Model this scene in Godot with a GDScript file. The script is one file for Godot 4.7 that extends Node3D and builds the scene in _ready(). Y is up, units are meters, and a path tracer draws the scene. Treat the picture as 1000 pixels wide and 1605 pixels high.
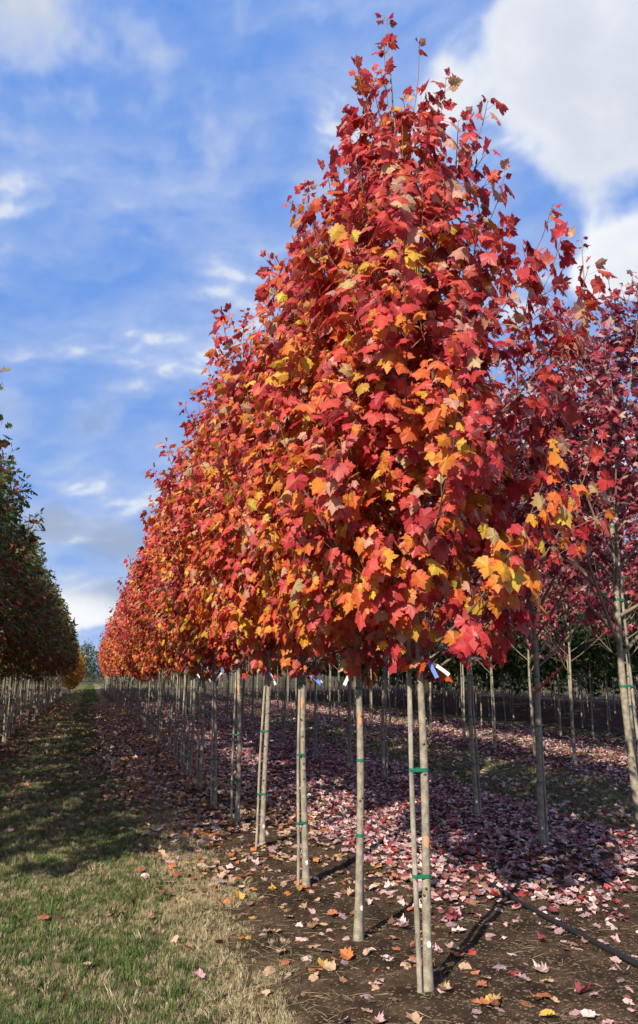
extends Node3D
# A tree nursery in autumn: rows of staked young maples along a mown grass aisle.
# Rows run along -z, x is across the rows. Units are metres.

const EYE := Vector3(0, 1.55, 0)
const SUN_ELEVATION := 33.0
const SUN_TURN := 42.3          # shadows fall this many degrees to the right of the rows
const ROW_A := 1.57             # x of the red-orange maple row beside the aisle
const ROW_B := 4.12
const ROW_C := 8.2
const ROW_L := -1.78
const ROW_M := -4.4

var rng := RandomNumberGenerator.new()
var n_low := FastNoiseLite.new()
var n_mid := FastNoiseLite.new()
var n_fine := FastNoiseLite.new()
var M := {}
var used := {}
var cam: Camera3D
var leaf_sets := {}
var leaf_index := {}

# ------------------------------------------------------------------ helpers

class Buf:
	var v := PackedVector3Array()
	var n := PackedVector3Array()
	var c := PackedColorArray()
	var i := PackedInt32Array()
	func mesh(mat: Material) -> ArrayMesh:
		var a := []
		a.resize(Mesh.ARRAY_MAX)
		a[Mesh.ARRAY_VERTEX] = v
		if n.size() == v.size():
			a[Mesh.ARRAY_NORMAL] = n
		if c.size() == v.size():
			a[Mesh.ARRAY_COLOR] = c
		a[Mesh.ARRAY_INDEX] = i
		var m := ArrayMesh.new()
		m.add_surface_from_arrays(Mesh.PRIMITIVE_TRIANGLES, a)
		m.surface_set_material(0, mat)
		return m

func numbered(called: String) -> String:
	var k: int = used.get(called, 0)
	used[called] = k + 1
	return called if k == 0 else "%s_%03d" % [called, k]

func tag(o: Node3D, label := "", category := "", group := "", kind := "") -> void:
	if label: o.set_meta("label", label)
	if category: o.set_meta("category", category)
	if group: o.set_meta("group", group)
	if kind: o.set_meta("kind", kind)

func base(called: String, at: Vector3, turn := 0.0) -> Node3D:
	var o := Node3D.new()
	o.name = numbered(called)
	o.position = at
	o.rotation.y = turn
	add_child(o)
	return o

func part(called: String, m: Mesh, parent: Node3D) -> MeshInstance3D:
	var o := MeshInstance3D.new()
	o.mesh = m
	if parent == self:
		o.name = numbered(called)
		add_child(o)
	else:
		o.name = called
		parent.add_child(o, true)
	return o

func tube(b: Buf, pts: Array, radii: Array, sides: int, cap := false) -> void:
	var start := b.v.size()
	var side := Vector3(1, 0, 0)
	for k in pts.size():
		var d: Vector3 = (pts[mini(k + 1, pts.size() - 1)] - pts[maxi(k - 1, 0)]).normalized()
		side = (side - d * side.dot(d))
		if side.length() < 0.05:
			side = d.cross(Vector3(0.3, 0.2, 1))
		side = side.normalized()
		var up := d.cross(side)
		for s in sides:
			var a := TAU * s / sides
			var dir := side * cos(a) + up * sin(a)
			b.v.append(pts[k] + dir * radii[k])
			b.n.append(dir)
	for k in pts.size() - 1:
		for s in sides:
			var p := start + k * sides + s
			var q := start + k * sides + (s + 1) % sides
			b.i.append_array(PackedInt32Array([p, p + sides, q, q, p + sides, q + sides]))
	if cap:
		var e := b.v.size()
		b.v.append(pts[-1])
		b.n.append((pts[-1] - pts[-2]).normalized())
		for s in sides:
			var p := start + (pts.size() - 1) * sides + s
			var q := start + (pts.size() - 1) * sides + (s + 1) % sides
			b.i.append_array(PackedInt32Array([p, e, q]))

# a strip of tape or card with a real thickness, swept along pts, flat across "wide"
func strip(b: Buf, pts: Array, wide: Vector3, width: float, thick := 0.0012) -> void:
	var start := b.v.size()
	for k in pts.size():
		var d: Vector3 = (pts[mini(k + 1, pts.size() - 1)] - pts[maxi(k - 1, 0)]).normalized()
		var w := (wide - d * wide.dot(d)).normalized() * width * 0.5
		var t := d.cross(w).normalized() * thick * 0.5
		b.v.append_array(PackedVector3Array([pts[k] + w + t, pts[k] - w + t, pts[k] - w - t, pts[k] + w - t]))
	for k in pts.size() - 1:
		for s in 4:
			var p := start + k * 4 + s
			var q := start + k * 4 + (s + 1) % 4
			b.i.append_array(PackedInt32Array([p, p + 4, q, q, p + 4, q + 4]))
	var e := start + (pts.size() - 1) * 4
	b.i.append_array(PackedInt32Array([start, start + 1, start + 2, start, start + 2, start + 3, e, e + 2, e + 1, e, e + 3, e + 2]))

func grey_image(size: int, parts: Array, lo: float, hi: float, seed_: int) -> Image:
	# sum of seamless noises, mapped to a grey picture
	var total := PackedFloat32Array()
	total.resize(size * size)
	for p in parts:
		var f := FastNoiseLite.new()
		f.seed = seed_ + int(p[0] * 1000)
		f.noise_type = p[2]
		f.frequency = p[0]
		f.fractal_octaves = 4
		var im := f.get_seamless_image(size, size)
		var d := im.get_data()
		var w: float = p[1] / 255.0
		for k in size * size:
			total[k] += d[k] * w
	var out := PackedByteArray()
	out.resize(size * size)
	for k in size * size:
		out[k] = int(clampf(lerpf(lo, hi, total[k]), 0, 1) * 255.0)
	return Image.create_from_data(size, size, false, Image.FORMAT_L8, out)

func std(albedo: Color, rough := 0.8) -> StandardMaterial3D:
	var m := StandardMaterial3D.new()
	m.albedo_color = albedo.linear_to_srgb()
	m.roughness = rough
	return m

func make_materials() -> void:
	var grain := grey_image(512, [[0.02, 0.45, FastNoiseLite.TYPE_SIMPLEX_SMOOTH], [0.09, 0.35, FastNoiseLite.TYPE_SIMPLEX_SMOOTH], [0.05, 0.2, FastNoiseLite.TYPE_CELLULAR]], 0.42, 1.1, 5)
	var grain_t := ImageTexture.create_from_image(grain)
	var blotch := grey_image(256, [[0.02, 0.6, FastNoiseLite.TYPE_SIMPLEX_SMOOTH], [0.06, 0.4, FastNoiseLite.TYPE_SIMPLEX_SMOOTH]], 0.35, 1.3, 17)
	var blotch_t := ImageTexture.create_from_image(blotch)
	var g := std(Color.WHITE, 0.95)
	g.vertex_color_use_as_albedo = true
	g.metallic_specular = 0.25
	g.albedo_texture = grain_t
	g.uv1_triplanar = true
	g.uv1_world_triplanar = true
	g.uv1_scale = Vector3.ONE * 1.7
	g.detail_enabled = true
	g.detail_albedo = blotch_t
	g.detail_blend_mode = BaseMaterial3D.BLEND_MODE_MUL
	g.detail_uv_layer = BaseMaterial3D.DETAIL_UV_2
	g.uv2_triplanar = true
	g.uv2_world_triplanar = true
	g.uv2_scale = Vector3.ONE * 0.43
	g.heightmap_enabled = true
	g.heightmap_texture = grain_t
	g.heightmap_scale = 1.3
	M.ground = g
	for row in [["bark", Color(0.38, 0.33, 0.255)], ["stake", Color(0.42, 0.375, 0.30)]]:
		var b := std(row[1], 0.8)
		b.albedo_texture = ImageTexture.create_from_image(grey_image(256, [[0.015, 0.55, FastNoiseLite.TYPE_SIMPLEX_SMOOTH], [0.08, 0.45, FastNoiseLite.TYPE_SIMPLEX_SMOOTH]], 0.45, 1.2, 40 if row[0] == "bark" else 80))
		b.uv1_triplanar = true
		b.uv1_scale = Vector3(9, 1.6, 9) if row[0] == "stake" else Vector3(6, 5, 6)
		b.heightmap_enabled = true
		b.heightmap_texture = b.albedo_texture
		b.heightmap_scale = 0.25
		M[row[0]] = b
	M.knot = std(Color(0.22, 0.165, 0.115), 0.85)
	M.limb = std(Color(0.20, 0.155, 0.12), 0.8)
	M.twig = std(Color(0.16, 0.10, 0.075), 0.75)
	var lf := std(Color.WHITE, 0.48)
	lf.vertex_color_use_as_albedo = true
	lf.metallic_specular = 0.45
	lf.backlight_enabled = true
	lf.backlight = Color(0.9, 0.9, 0.9).linear_to_srgb()
	M.leaf = lf
	var dry := std(Color.WHITE, 0.6)
	dry.vertex_color_use_as_albedo = true
	dry.metallic_specular = 0.4
	M.dry_leaf = dry
	var gr := std(Color.WHITE, 0.6)
	gr.vertex_color_use_as_albedo = true
	gr.backlight_enabled = true
	gr.backlight = Color(0.5, 0.5, 0.5).linear_to_srgb()
	M.grass = gr
	M.clod = std(Color(0.085, 0.058, 0.04), 0.95)
	M.straw = std(Color(0.42, 0.33, 0.19), 0.8)
	M.tie = std(Color(0.01, 0.14, 0.085), 0.45)
	M.white_paint = std(Color(0.78, 0.78, 0.76), 0.6)
	M.orange_paint = std(Color(0.50, 0.25, 0.125), 0.8)
	M.tag_white = std(Color(0.78, 0.78, 0.78), 0.4)
	M.tag_blue = std(Color(0.12, 0.24, 0.62), 0.4)
	M.ribbon_orange = std(Color(0.80, 0.13, 0.02), 0.45)
	M.ribbon_red = std(Color(0.45, 0.02, 0.02), 0.5)
	M.hose = std(Color(0.018, 0.019, 0.021), 0.42)
	M.ink = std(Color(0.05, 0.07, 0.16), 0.6)

# ------------------------------------------------------------------ sky

func smooth(a: float, b: float, x: float) -> float:
	var t := clampf((x - a) / (b - a), 0.0, 1.0)
	return t * t * (3.0 - 2.0 * t)

var sky_w := 2560
var sky_h := 1280
var sky_rows := []
var cloud_list := []      # azimuth, elevation, half width, half height (degrees), strength, greyness
var n_sky: Array[FastNoiseLite] = []

func sky_row(j: int) -> void:
	var row := PackedFloat32Array()
	row.resize(sky_w * 3)
	var el := PI * (0.5 - (j + 0.5) / sky_h)
	var sy := sin(el)
	var cy := cos(el)
	var eld := rad_to_deg(el)
	var fields := PackedFloat32Array()
	var greys := PackedFloat32Array()
	fields.resize(sky_w)
	greys.resize(sky_w)
	for c in cloud_list:
		var v: float = (eld - c[1]) / c[3]
		if absf(v) > 2.2 or sy < -0.03:
			continue
		var ev := exp(-v * v * 0.9) * float(c[4])
		var half: float = c[2] * 2.2 / maxf(cy, 0.05)
		var step := 360.0 / sky_w
		var mid: float = c[0] / step
		var span := mini(int(half / step), sky_w / 2 - 1)
		var gain: float = step * cy / c[2]
		for k in range(-span, span + 1):
			var u := k * gain
			var s := ev * exp(-u * u * 0.9)
			var at := posmod(int(mid) + k, sky_w)
			fields[at] += s
			greys[at] += s * c[5]
	var t := pow(1.0 - maxf(sy, 0.0), 2.6)
	var br := lerpf(0.105, 0.38, t)
	var bg := lerpf(0.30, 0.56, t)
	var bb := lerpf(0.83, 0.92, t)
	for k in sky_w:
		var az := TAU * (k + 0.5) / sky_w
		var dx := sin(az) * cy
		var dz := -cos(az) * cy
		if sy < -0.03:
			row[k * 3] = 0.16
			row[k * 3 + 1] = 0.14
			row[k * 3 + 2] = 0.12
			continue
		var q := 1.0 / (sy + 0.28)
		var px := dx * q
		var pz := dz * q
		# thin high veil with drawn-out fibres
		var veil := n_sky[0].get_noise_2d(px * 0.9 + pz * 0.5, pz * 0.8)
		var fine := n_sky[2].get_noise_3d(dx, sy, dz)
		var fib := n_sky[1].get_noise_2d(px * 6.0 + pz * 3.5 + veil * 0.8, pz * 11.0 - px * 6.0 + veil * 1.5 + fine * 0.25)
		var patch := n_sky[1].get_noise_2d(px * 1.9 + 31.0, pz * 2.4 - px * 0.8 + fib * 0.10)
		var dens := clampf(0.20 + veil * 0.34 + patch * 0.42, 0.0, 0.62) * clampf(0.85 + fib * 0.75 + fine * 0.35, 0.1, 1.5)
		dens += smooth(0.05, 0.6, fib + fine * 0.3) * smooth(0.0, 0.45, patch + veil * 0.3) * 0.6
		dens = clampf(dens * (1.0 + 0.5 * t), 0.0, 0.9)
		var r := lerpf(br, 0.80, dens)
		var g := lerpf(bg, 0.86, dens)
		var b := lerpf(bb, 0.98, dens)
		# heaped clouds
		var field := fields[k]
		if field > 0.05:
			var grey := clampf(greys[k] / field, 0.0, 1.0)
			var wob := n_sky[3].get_noise_3d(dx, sy, dz)
			field = minf(field, 1.25) + wob * 0.85 + fine * 0.36 - 0.42
			var soft := lerpf(0.24, 0.95, sqrt(grey))
			var cover := smooth(0.0, soft, field) * lerpf(0.97, 0.72, grey)
			var thick := smooth(0.10, 0.80, field + fine * 0.55 + wob * 0.35)
			var sh := lerpf(0.16, 0.95, grey) * thick + 0.5 * grey - fine * 0.25 - wob * 0.15
			sh = clampf(sh, 0.0, 1.0)
			r = lerpf(r, lerpf(1.02, 0.40, sh), cover)
			g = lerpf(g, lerpf(1.04, 0.47, sh), cover)
			b = lerpf(b, lerpf(1.07, 0.60, sh), cover)
		row[k * 3] = r
		row[k * 3 + 1] = g
		row[k * 3 + 2] = b
	sky_rows[j] = row

func make_sky() -> Image:
	for s in [[0.8, 4, 0], [0.9, 6, 0], [9.0, 5, 0], [3.2, 5, 0]]:
		var f := FastNoiseLite.new()
		f.noise_type = FastNoiseLite.TYPE_SIMPLEX_SMOOTH
		f.seed = 300 + n_sky.size() * 7
		f.frequency = s[0]
		f.fractal_octaves = s[1]
		f.fractal_gain = 0.55
		n_sky.append(f)
	# the clouds that stand in the view
	cloud_list = [
		[38.5, 42.5, 6.0, 5.6, 1.0, 0.14], [46, 40, 5, 5, 0.8, 0.22], [39.5, 36.5, 3.6, 2.8, 0.75, 0.2], [27.2, 40.2, 2.2, 2.6, 0.9, 0.12],
		[42, 28.5, 5.0, 2.6, 1.1, 0.0], [50, 27, 7, 4, 1.0, 0.1], [38, 16.5, 7, 4.0, 1.0, 0.05], [30, 20, 4, 3, 0.6, 0.2],
		[-10, 42, 9, 6, 0.8, 0.35], [-6, 19, 8, 3.4, 0.9, 0.85], [2, 17.5, 5, 2.2, 0.6, 0.8], [0.3, 14.5, 1.1, 0.8, 0.8, 1.0],
		[2.0, 9.4, 2.2, 1.5, 1.0, 0.9], [-4, 11, 5, 1.6, 0.7, 0.8], [-0.8, 4.6, 2.4, 1.0, 1.1, 0.0], [3.5, 6.3, 4, 1.4, 0.8, 0.8], [17, 35, 6, 2.5, 0.55, 0.5],
	]
	# and the same kind of sky all round
	var r := RandomNumberGenerator.new()
	r.seed = 91
	for k in 150:
		var az := r.randf_range(58.0, 340.0)
		var el := asin(r.randf_range(0.03, 0.98)) * 57.3
		var big := r.randf_range(2.5, 9.0)
		cloud_list.append([az, el, big, big * r.randf_range(0.35, 0.8) + 0.8, r.randf_range(0.6, 1.1), r.randf() * 0.9])
	sky_rows.resize(sky_h)
	var task := WorkerThreadPool.add_group_task(sky_row, sky_h)
	WorkerThreadPool.wait_for_group_task_completion(task)
	var all := PackedFloat32Array()
	for row in sky_rows:
		all.append_array(row)
	return Image.create_from_data(sky_w, sky_h, false, Image.FORMAT_RGBF, all.to_byte_array())

# ------------------------------------------------------------------ ground

const GRASS := [[-1.42, 1.0], [5.25, 7.45], [9.2, 10.4], [12.1, 13.1], [33, 60], [-9.5, -5.6], [-60, -14]]

func grass_share(x: float, z: float) -> float:
	if z < -84.0:
		return 1.0
	var w := n_mid.get_noise_2d(x * 1.4, z * 1.4) * 0.30 + n_low.get_noise_2d(x, z) * 0.22
	var s := 0.0
	for g in GRASS:
		s = maxf(s, smooth(-0.18, 0.18, minf(x - g[0], g[1] - x) + w))
	return s

func height(x: float, z: float) -> float:
	if z < -70.0 or absf(x) > 40.0:
		return 0.0
	var soil := 1.0 - grass_share(x, z)
	var y := n_low.get_noise_2d(x * 0.6, z * 0.6) * 0.035
	y += soil * (n_mid.get_noise_2d(x * 3.0, z * 3.0) * 0.022 + n_fine.get_noise_2d(x * 9.0, z * 9.0) * 0.011 + 0.012)
	y += 0.035 * exp(-pow((x - ROW_A) / 0.35, 2.0)) + 0.03 * exp(-pow((x - ROW_B) / 0.4, 2.0))
	return y

func lines(fine_from: float, fine_to: float, step: float, to_low: float, to_high: float, grow: float) -> PackedFloat32Array:
	var a := []
	var x := fine_from
	var s := step
	while x > to_low:
		s *= grow
		x -= s
		a.push_front(x)
	x = fine_from
	while x < fine_to:
		a.append(x)
		x += step
	s = step
	while x < to_high:
		a.append(x)
		s *= grow
		x += s
	a.append(x)
	return PackedFloat32Array(a)

func make_ground() -> void:
	var xs := lines(-2.2, 5.6, 0.045, -700, 700, 1.09)
	var zs := lines(-10.5, -3.1, 0.045, -900, 60, 1.045)
	var b := Buf.new()
	for z in zs:
		for x in xs:
			b.v.append(Vector3(x, height(x, z), z))
			var g := grass_share(x, z)
			var dry := 0.5 + 0.5 * n_mid.get_noise_2d(x * 0.9 + 40.0, z * 0.9)
			var edge := exp(-pow((x - 0.92) / 0.22, 2.0)) if z > -14.0 else 0.0
			var turf := Color(0.15, 0.145, 0.06).lerp(Color(0.30, 0.235, 0.13), clampf(dry * 0.9 + edge, 0, 1))
			var wet := 0.5 + 0.5 * n_fine.get_noise_2d(x * 1.3, z * 1.3)
			var soil := Color(0.125, 0.080, 0.050).lerp(Color(0.175, 0.116, 0.074), wet)
			if z < -13.0 or x > 2.6 or x < -1.4:
				var litter := smooth(-13.0, -19.0, z) if x < 2.6 and x > -1.4 else smooth(-9.0, -16.0, z)
				soil = soil.lerp(Color(0.17, 0.07, 0.07) if x > -1.0 else Color(0.16, 0.10, 0.06), litter * 0.7)
			b.c.append(soil.lerp(turf, g))
	var w := xs.size()
	for j in zs.size() - 1:
		for i in w - 1:
			var p := j * w + i
			b.i.append_array(PackedInt32Array([p, p + 1, p + w, p + 1, p + w + 1, p + w]))
	var st := SurfaceTool.new()
	var raw := b.mesh(M.ground)
	st.create_from(raw, 0)
	st.generate_normals()
	var m := st.commit()
	m.surface_set_material(0, M.ground)
	tag(part("ground", m, self), "brown nursery soil with mown grass aisles between the tree rows", "ground", "", "structure")

func in_view(p: Vector3) -> bool:
	var l := cam.global_transform.affine_inverse() * p if cam.is_inside_tree() else cam.transform.affine_inverse() * p
	if l.z > -0.3:
		return false
	var ty := tan(deg_to_rad(cam.fov * 0.5)) * 1.06
	return absf(l.y / -l.z) < ty and absf(l.x / -l.z) < ty * 638.0 / 1024.0

func multimesh(called: String, m: Mesh, buffer: PackedFloat32Array, label: String, category: String) -> void:
	var mm := MultiMesh.new()
	mm.transform_format = MultiMesh.TRANSFORM_3D
	mm.use_colors = true
	mm.mesh = m
	mm.instance_count = buffer.size() / 16
	mm.buffer = buffer
	var o := MultiMeshInstance3D.new()
	o.multimesh = mm
	o.name = numbered(called)
	add_child(o)
	tag(o, label, category, "", "stuff")

func push(buffer: PackedFloat32Array, t: Transform3D, c: Color) -> void:
	var x := t.basis.x
	var y := t.basis.y
	var z := t.basis.z
	var o := t.origin
	buffer.append_array(PackedFloat32Array([x.x, y.x, z.x, o.x, x.y, y.y, z.y, o.y, x.z, y.z, z.z, o.z, c.r, c.g, c.b, 1.0]))

func tuft_mesh(blades: int, tall: float, wide: float, spread: float, seed_: int) -> ArrayMesh:
	var r := RandomNumberGenerator.new()
	r.seed = seed_
	var b := Buf.new()
	for k in blades:
		var a := r.randf() * TAU
		var foot := Vector3(cos(a), 0, sin(a)) * r.randf() * spread
		var lean := Vector3(cos(a + r.randf_range(-1, 1)), 0, sin(a + r.randf_range(-1, 1))) * r.randf_range(0.25, 1.1)
		var h := tall * r.randf_range(0.45, 1.1)
		var side := Vector3(-lean.z, 0, lean.x).normalized() * wide * 0.5
		var mid := foot + Vector3(0, h * 0.55, 0) + lean * h * 0.28
		var tip := foot + Vector3(0, h * 0.9, 0) + lean * h * 0.85
		var s := b.v.size()
		b.v.append_array(PackedVector3Array([foot - side - Vector3(0, 0.006, 0), foot + side - Vector3(0, 0.006, 0), mid - side * 0.8, mid + side * 0.8, tip]))
		var shade := Color.WHITE * r.randf_range(0.75, 1.1)
		shade.a = 1
		for q in 5:
			b.c.append(shade)
		b.i.append_array(PackedInt32Array([s, s + 2, s + 1, s + 1, s + 2, s + 3, s + 2, s + 4, s + 3]))
	return b.mesh(M.grass)

func make_grass() -> void:
	var near := PackedFloat32Array()
	var far := PackedFloat32Array()
	var r := RandomNumberGenerator.new()
	r.seed = 7
	var green := Color(0.095, 0.155, 0.035)
	var olive := Color(0.20, 0.215, 0.08)
	var straw := Color(0.50, 0.41, 0.25)
	# [x range, z range, tufts per square metre, near?]
	for area in [[-2.3, 1.35, -9.0, -3.1, 2000, true], [-2.0, 1.25, -16.0, -9.0, 700, true], [-1.8, 1.2, -34.0, -16.0, 330, false], [-1.7, 1.2, -84.0, -34.0, 90, false],
			[5.0, 7.7, -14.0, -6.0, 520, true], [5.0, 7.6, -34.0, -14.0, 200, false], [9.1, 13.2, -40.0, -11.0, 170, false], [-12, 12, -118, -84, 25, false]]:
		var count := int((area[1] - area[0]) * (area[3] - area[2]) * area[4])
		for k in count:
			var x := r.randf_range(area[0], area[1])
			var z := r.randf_range(area[2], area[3])
			var p := Vector3(x, 0, z)
			if not in_view(p) and (z > -5.0 or r.randf() < 0.75):
				continue
			var share := grass_share(x, z)
			var bald := n_mid.get_noise_2d(x * 1.9 + 9.0, z * 1.9)
			if r.randf() > share * (0.80 + bald * 0.7):
				continue
			p.y = height(x, z)
			var lush := n_mid.get_noise_2d(x * 1.6 + 40.0, z * 1.6) * 0.55 + n_fine.get_noise_2d(x * 4.2, z * 4.2) * 0.95 + r.randf_range(-0.5, 0.5) - 0.04
			lush -= 0.9 * exp(-pow((x - 0.95) / 0.3, 2.0))
			if absf(x - 0.15) < 0.5 and z < -14.0:
				lush += 0.5
			var c := straw.lerp(olive, clampf((lush + 0.40) / 0.45, 0, 1)) if lush < 0.05 else olive.lerp(green, clampf((lush - 0.05) / 0.3, 0, 1))
			c = c * r.randf_range(0.6, 1.2)
			var s := r.randf_range(0.6, 1.25) * (1.0 + 0.45 * clampf(lush, -0.3, 0.8)) * (1.0 + 0.9 * smooth(0.25, 0.6, n_fine.get_noise_2d(x * 3.0 + 20.0, z * 3.0)))
			var bs := Basis(Vector3.UP, r.randf() * TAU).scaled(Vector3(s, s * r.randf_range(0.7, 1.2), s))
			if lush < -0.25:
				bs = Basis(Vector3(r.randf_range(-1, 1), 0, r.randf_range(-1, 1)).normalized(), r.randf_range(0.2, 0.9)) * bs
			push(near if area[5] else far, Transform3D(bs, p), c)
	multimesh("grass", tuft_mesh(11, 0.036, 0.0028, 0.026, 3), near, "short green and straw coloured mown grass in the aisles", "grass")
	multimesh("far_grass", tuft_mesh(12, 0.045, 0.009, 0.06, 4), far, "mown grass running down the aisles towards the row ends", "grass")

# ------------------------------------------------------------------ leaves

const MAPLE_FINE := [[0.13, -0.09], [0.33, -0.06], [0.34, 0.07], [0.48, 0.19], [0.43, 0.27], [0.58, 0.47], [0.46, 0.48], [0.40, 0.58], [0.25, 0.52], [0.29, 0.70], [0.16, 0.75]]
const MAPLE_MID := [[0.32, -0.08], [0.40, 0.17], [0.57, 0.48], [0.26, 0.52], [0.25, 0.71]]
const MAPLE_FAR := [[0.34, 0.02], [0.52, 0.48], [0.2, 0.56]]
const OAK_MID := [[0.05, 0.12], [0.26, 0.24], [0.10, 0.36], [0.34, 0.56], [0.14, 0.64], [0.20, 0.84]]
const OAK_FAR := [[0.20, 0.22], [0.28, 0.56]]

# leaf blades: base at the origin, tip along +y, upper face towards +z. Every form of a set has the same faces.
func leaf_set(called: String, half: Array, seed_: int, forms := 5, crumple := 1.0) -> void:
	var r := RandomNumberGenerator.new()
	r.seed = seed_
	var list := []
	for f in forms:
		var fold := r.randf_range(0.05, 0.42) * crumple
		var bend := r.randf_range(0.05, 0.40)
		var curl := r.randf_range(-0.25, 0.45) * crumple
		var twist := r.randf_range(-0.25, 0.25)
		var v := PackedVector3Array()
		v.append(Vector3(0, 0.40, 0))
		var ring := [[0.0, 0.0]]
		for p in half:
			ring.append([p[0] * r.randf_range(0.86, 1.1), p[1] + r.randf_range(-0.025, 0.025)])
		ring.append([0.0, 1.0])
		for k in half.size():
			var p: Array = half[half.size() - 1 - k]
			ring.append([-p[0] * r.randf_range(0.86, 1.1), p[1] + r.randf_range(-0.025, 0.025)])
		for p in ring:
			v.append(Vector3(p[0], p[1], 0))
		for k in v.size():
			var p := v[k]
			var z := -fold * absf(p.x) - bend * p.y * p.y - curl * p.x * p.x * 1.6 + twist * p.x * p.y
			z += r.randf_range(-0.025, 0.025) * crumple * crumple
			v[k] = Vector3(p.x * (1.0 - 0.18 * fold), p.y * (1.0 - 0.15 * bend), z)
		list.append(v)
	leaf_sets[called] = list
	var n: int = list[0].size()
	var one := PackedInt32Array()
	for k in n - 1:
		one.append_array(PackedInt32Array([0, 1 + k, 1 + (k + 1) % (n - 1)]))
	leaf_index[called] = one

func leaf_faces(called: String, count: int) -> PackedInt32Array:
	var one: PackedInt32Array = leaf_index[called]
	var n: int = leaf_sets[called][0].size()
	var all := PackedInt32Array()
	all.resize(one.size() * count)
	var at := 0
	for k in count:
		for q in one:
			all[at] = q + k * n
			at += 1
	return all

func leaf_mesh(set_name: String, form: int, c: Color, c2: Color, mat: Material) -> ArrayMesh:
	var b := Buf.new()
	b.v = leaf_sets[set_name][form]
	b.c.resize(b.v.size())
	b.c.fill(c)
	b.c[0] = c2
	b.i = leaf_index[set_name]
	return b.mesh(mat)

# ------------------------------------------------------------------ trees

const SCARLET := [Color(0.60, 0.075, 0.070), Color(0.53, 0.048, 0.066), Color(0.42, 0.034, 0.052), Color(0.67, 0.13, 0.050), Color(0.68, 0.20, 0.042), Color(0.68, 0.29, 0.045), Color(0.64, 0.38, 0.065), Color(0.60, 0.28, 0.24), Color(0.54, 0.33, 0.19), Color(0.20, 0.022, 0.032), Color(0.32, 0.29, 0.05), Color(0.58, 0.11, 0.115)]
const WINE := [Color(0.36, 0.045, 0.080), Color(0.24, 0.030, 0.058), Color(0.46, 0.055, 0.075), Color(0.52, 0.25, 0.28), Color(0.32, 0.085, 0.12), Color(0.60, 0.36, 0.36)]
const OAK := [Color(0.050, 0.085, 0.022), Color(0.080, 0.12, 0.030), Color(0.12, 0.135, 0.035), Color(0.18, 0.065, 0.030), Color(0.24, 0.05, 0.03), Color(0.15, 0.09, 0.045), Color(0.18, 0.20, 0.07)]
const GREEN := [Color(0.025, 0.060, 0.014), Color(0.040, 0.085, 0.018), Color(0.065, 0.10, 0.022), Color(0.022, 0.045, 0.015)]
const GOLD := [Color(0.50, 0.28, 0.03), Color(0.42, 0.20, 0.025), Color(0.36, 0.26, 0.04), Color(0.45, 0.12, 0.025)]

func pick(kind: String, p: Vector3, rel: float, out: float, r: RandomNumberGenerator, shift: float, warmth: float) -> int:
	var patch := n_low.get_noise_3d(p.x * 5.0 + shift, p.y * 4.0, p.z * 5.0)
	var u := r.randf()
	match kind:
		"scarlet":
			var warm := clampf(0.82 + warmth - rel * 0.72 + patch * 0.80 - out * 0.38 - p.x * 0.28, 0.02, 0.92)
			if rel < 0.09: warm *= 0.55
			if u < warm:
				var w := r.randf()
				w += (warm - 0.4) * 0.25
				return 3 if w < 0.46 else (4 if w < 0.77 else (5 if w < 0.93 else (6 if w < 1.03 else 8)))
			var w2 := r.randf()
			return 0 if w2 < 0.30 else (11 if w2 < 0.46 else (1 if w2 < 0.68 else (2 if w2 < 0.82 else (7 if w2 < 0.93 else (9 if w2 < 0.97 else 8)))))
		"wine":
			return 0 if u < 0.32 else (1 if u < 0.50 else (2 if u < 0.62 else (4 if u < 0.78 else (3 if u < 0.92 else 5))))
		"oak":
			if u < clampf(0.76 - rel * 0.80 + patch * 0.8, 0.04, 0.92):
				return 3 + r.randi() % 3
			return [0, 0, 1, 1, 2, 6][r.randi() % 6]
		"green":
			return r.randi() % 4
	return r.randi() % 4

func palette(kind: String) -> Array:
	return {"scarlet": SCARLET, "wine": WINE, "oak": OAK, "green": GREEN}.get(kind, GOLD)

func profile(a: Array, t: float) -> float:
	t = clampf(t, 0.0, 1.0) * (a.size() - 1)
	var k := mini(int(t), a.size() - 2)
	return lerpf(a[k], a[k + 1], t - k)

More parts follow.
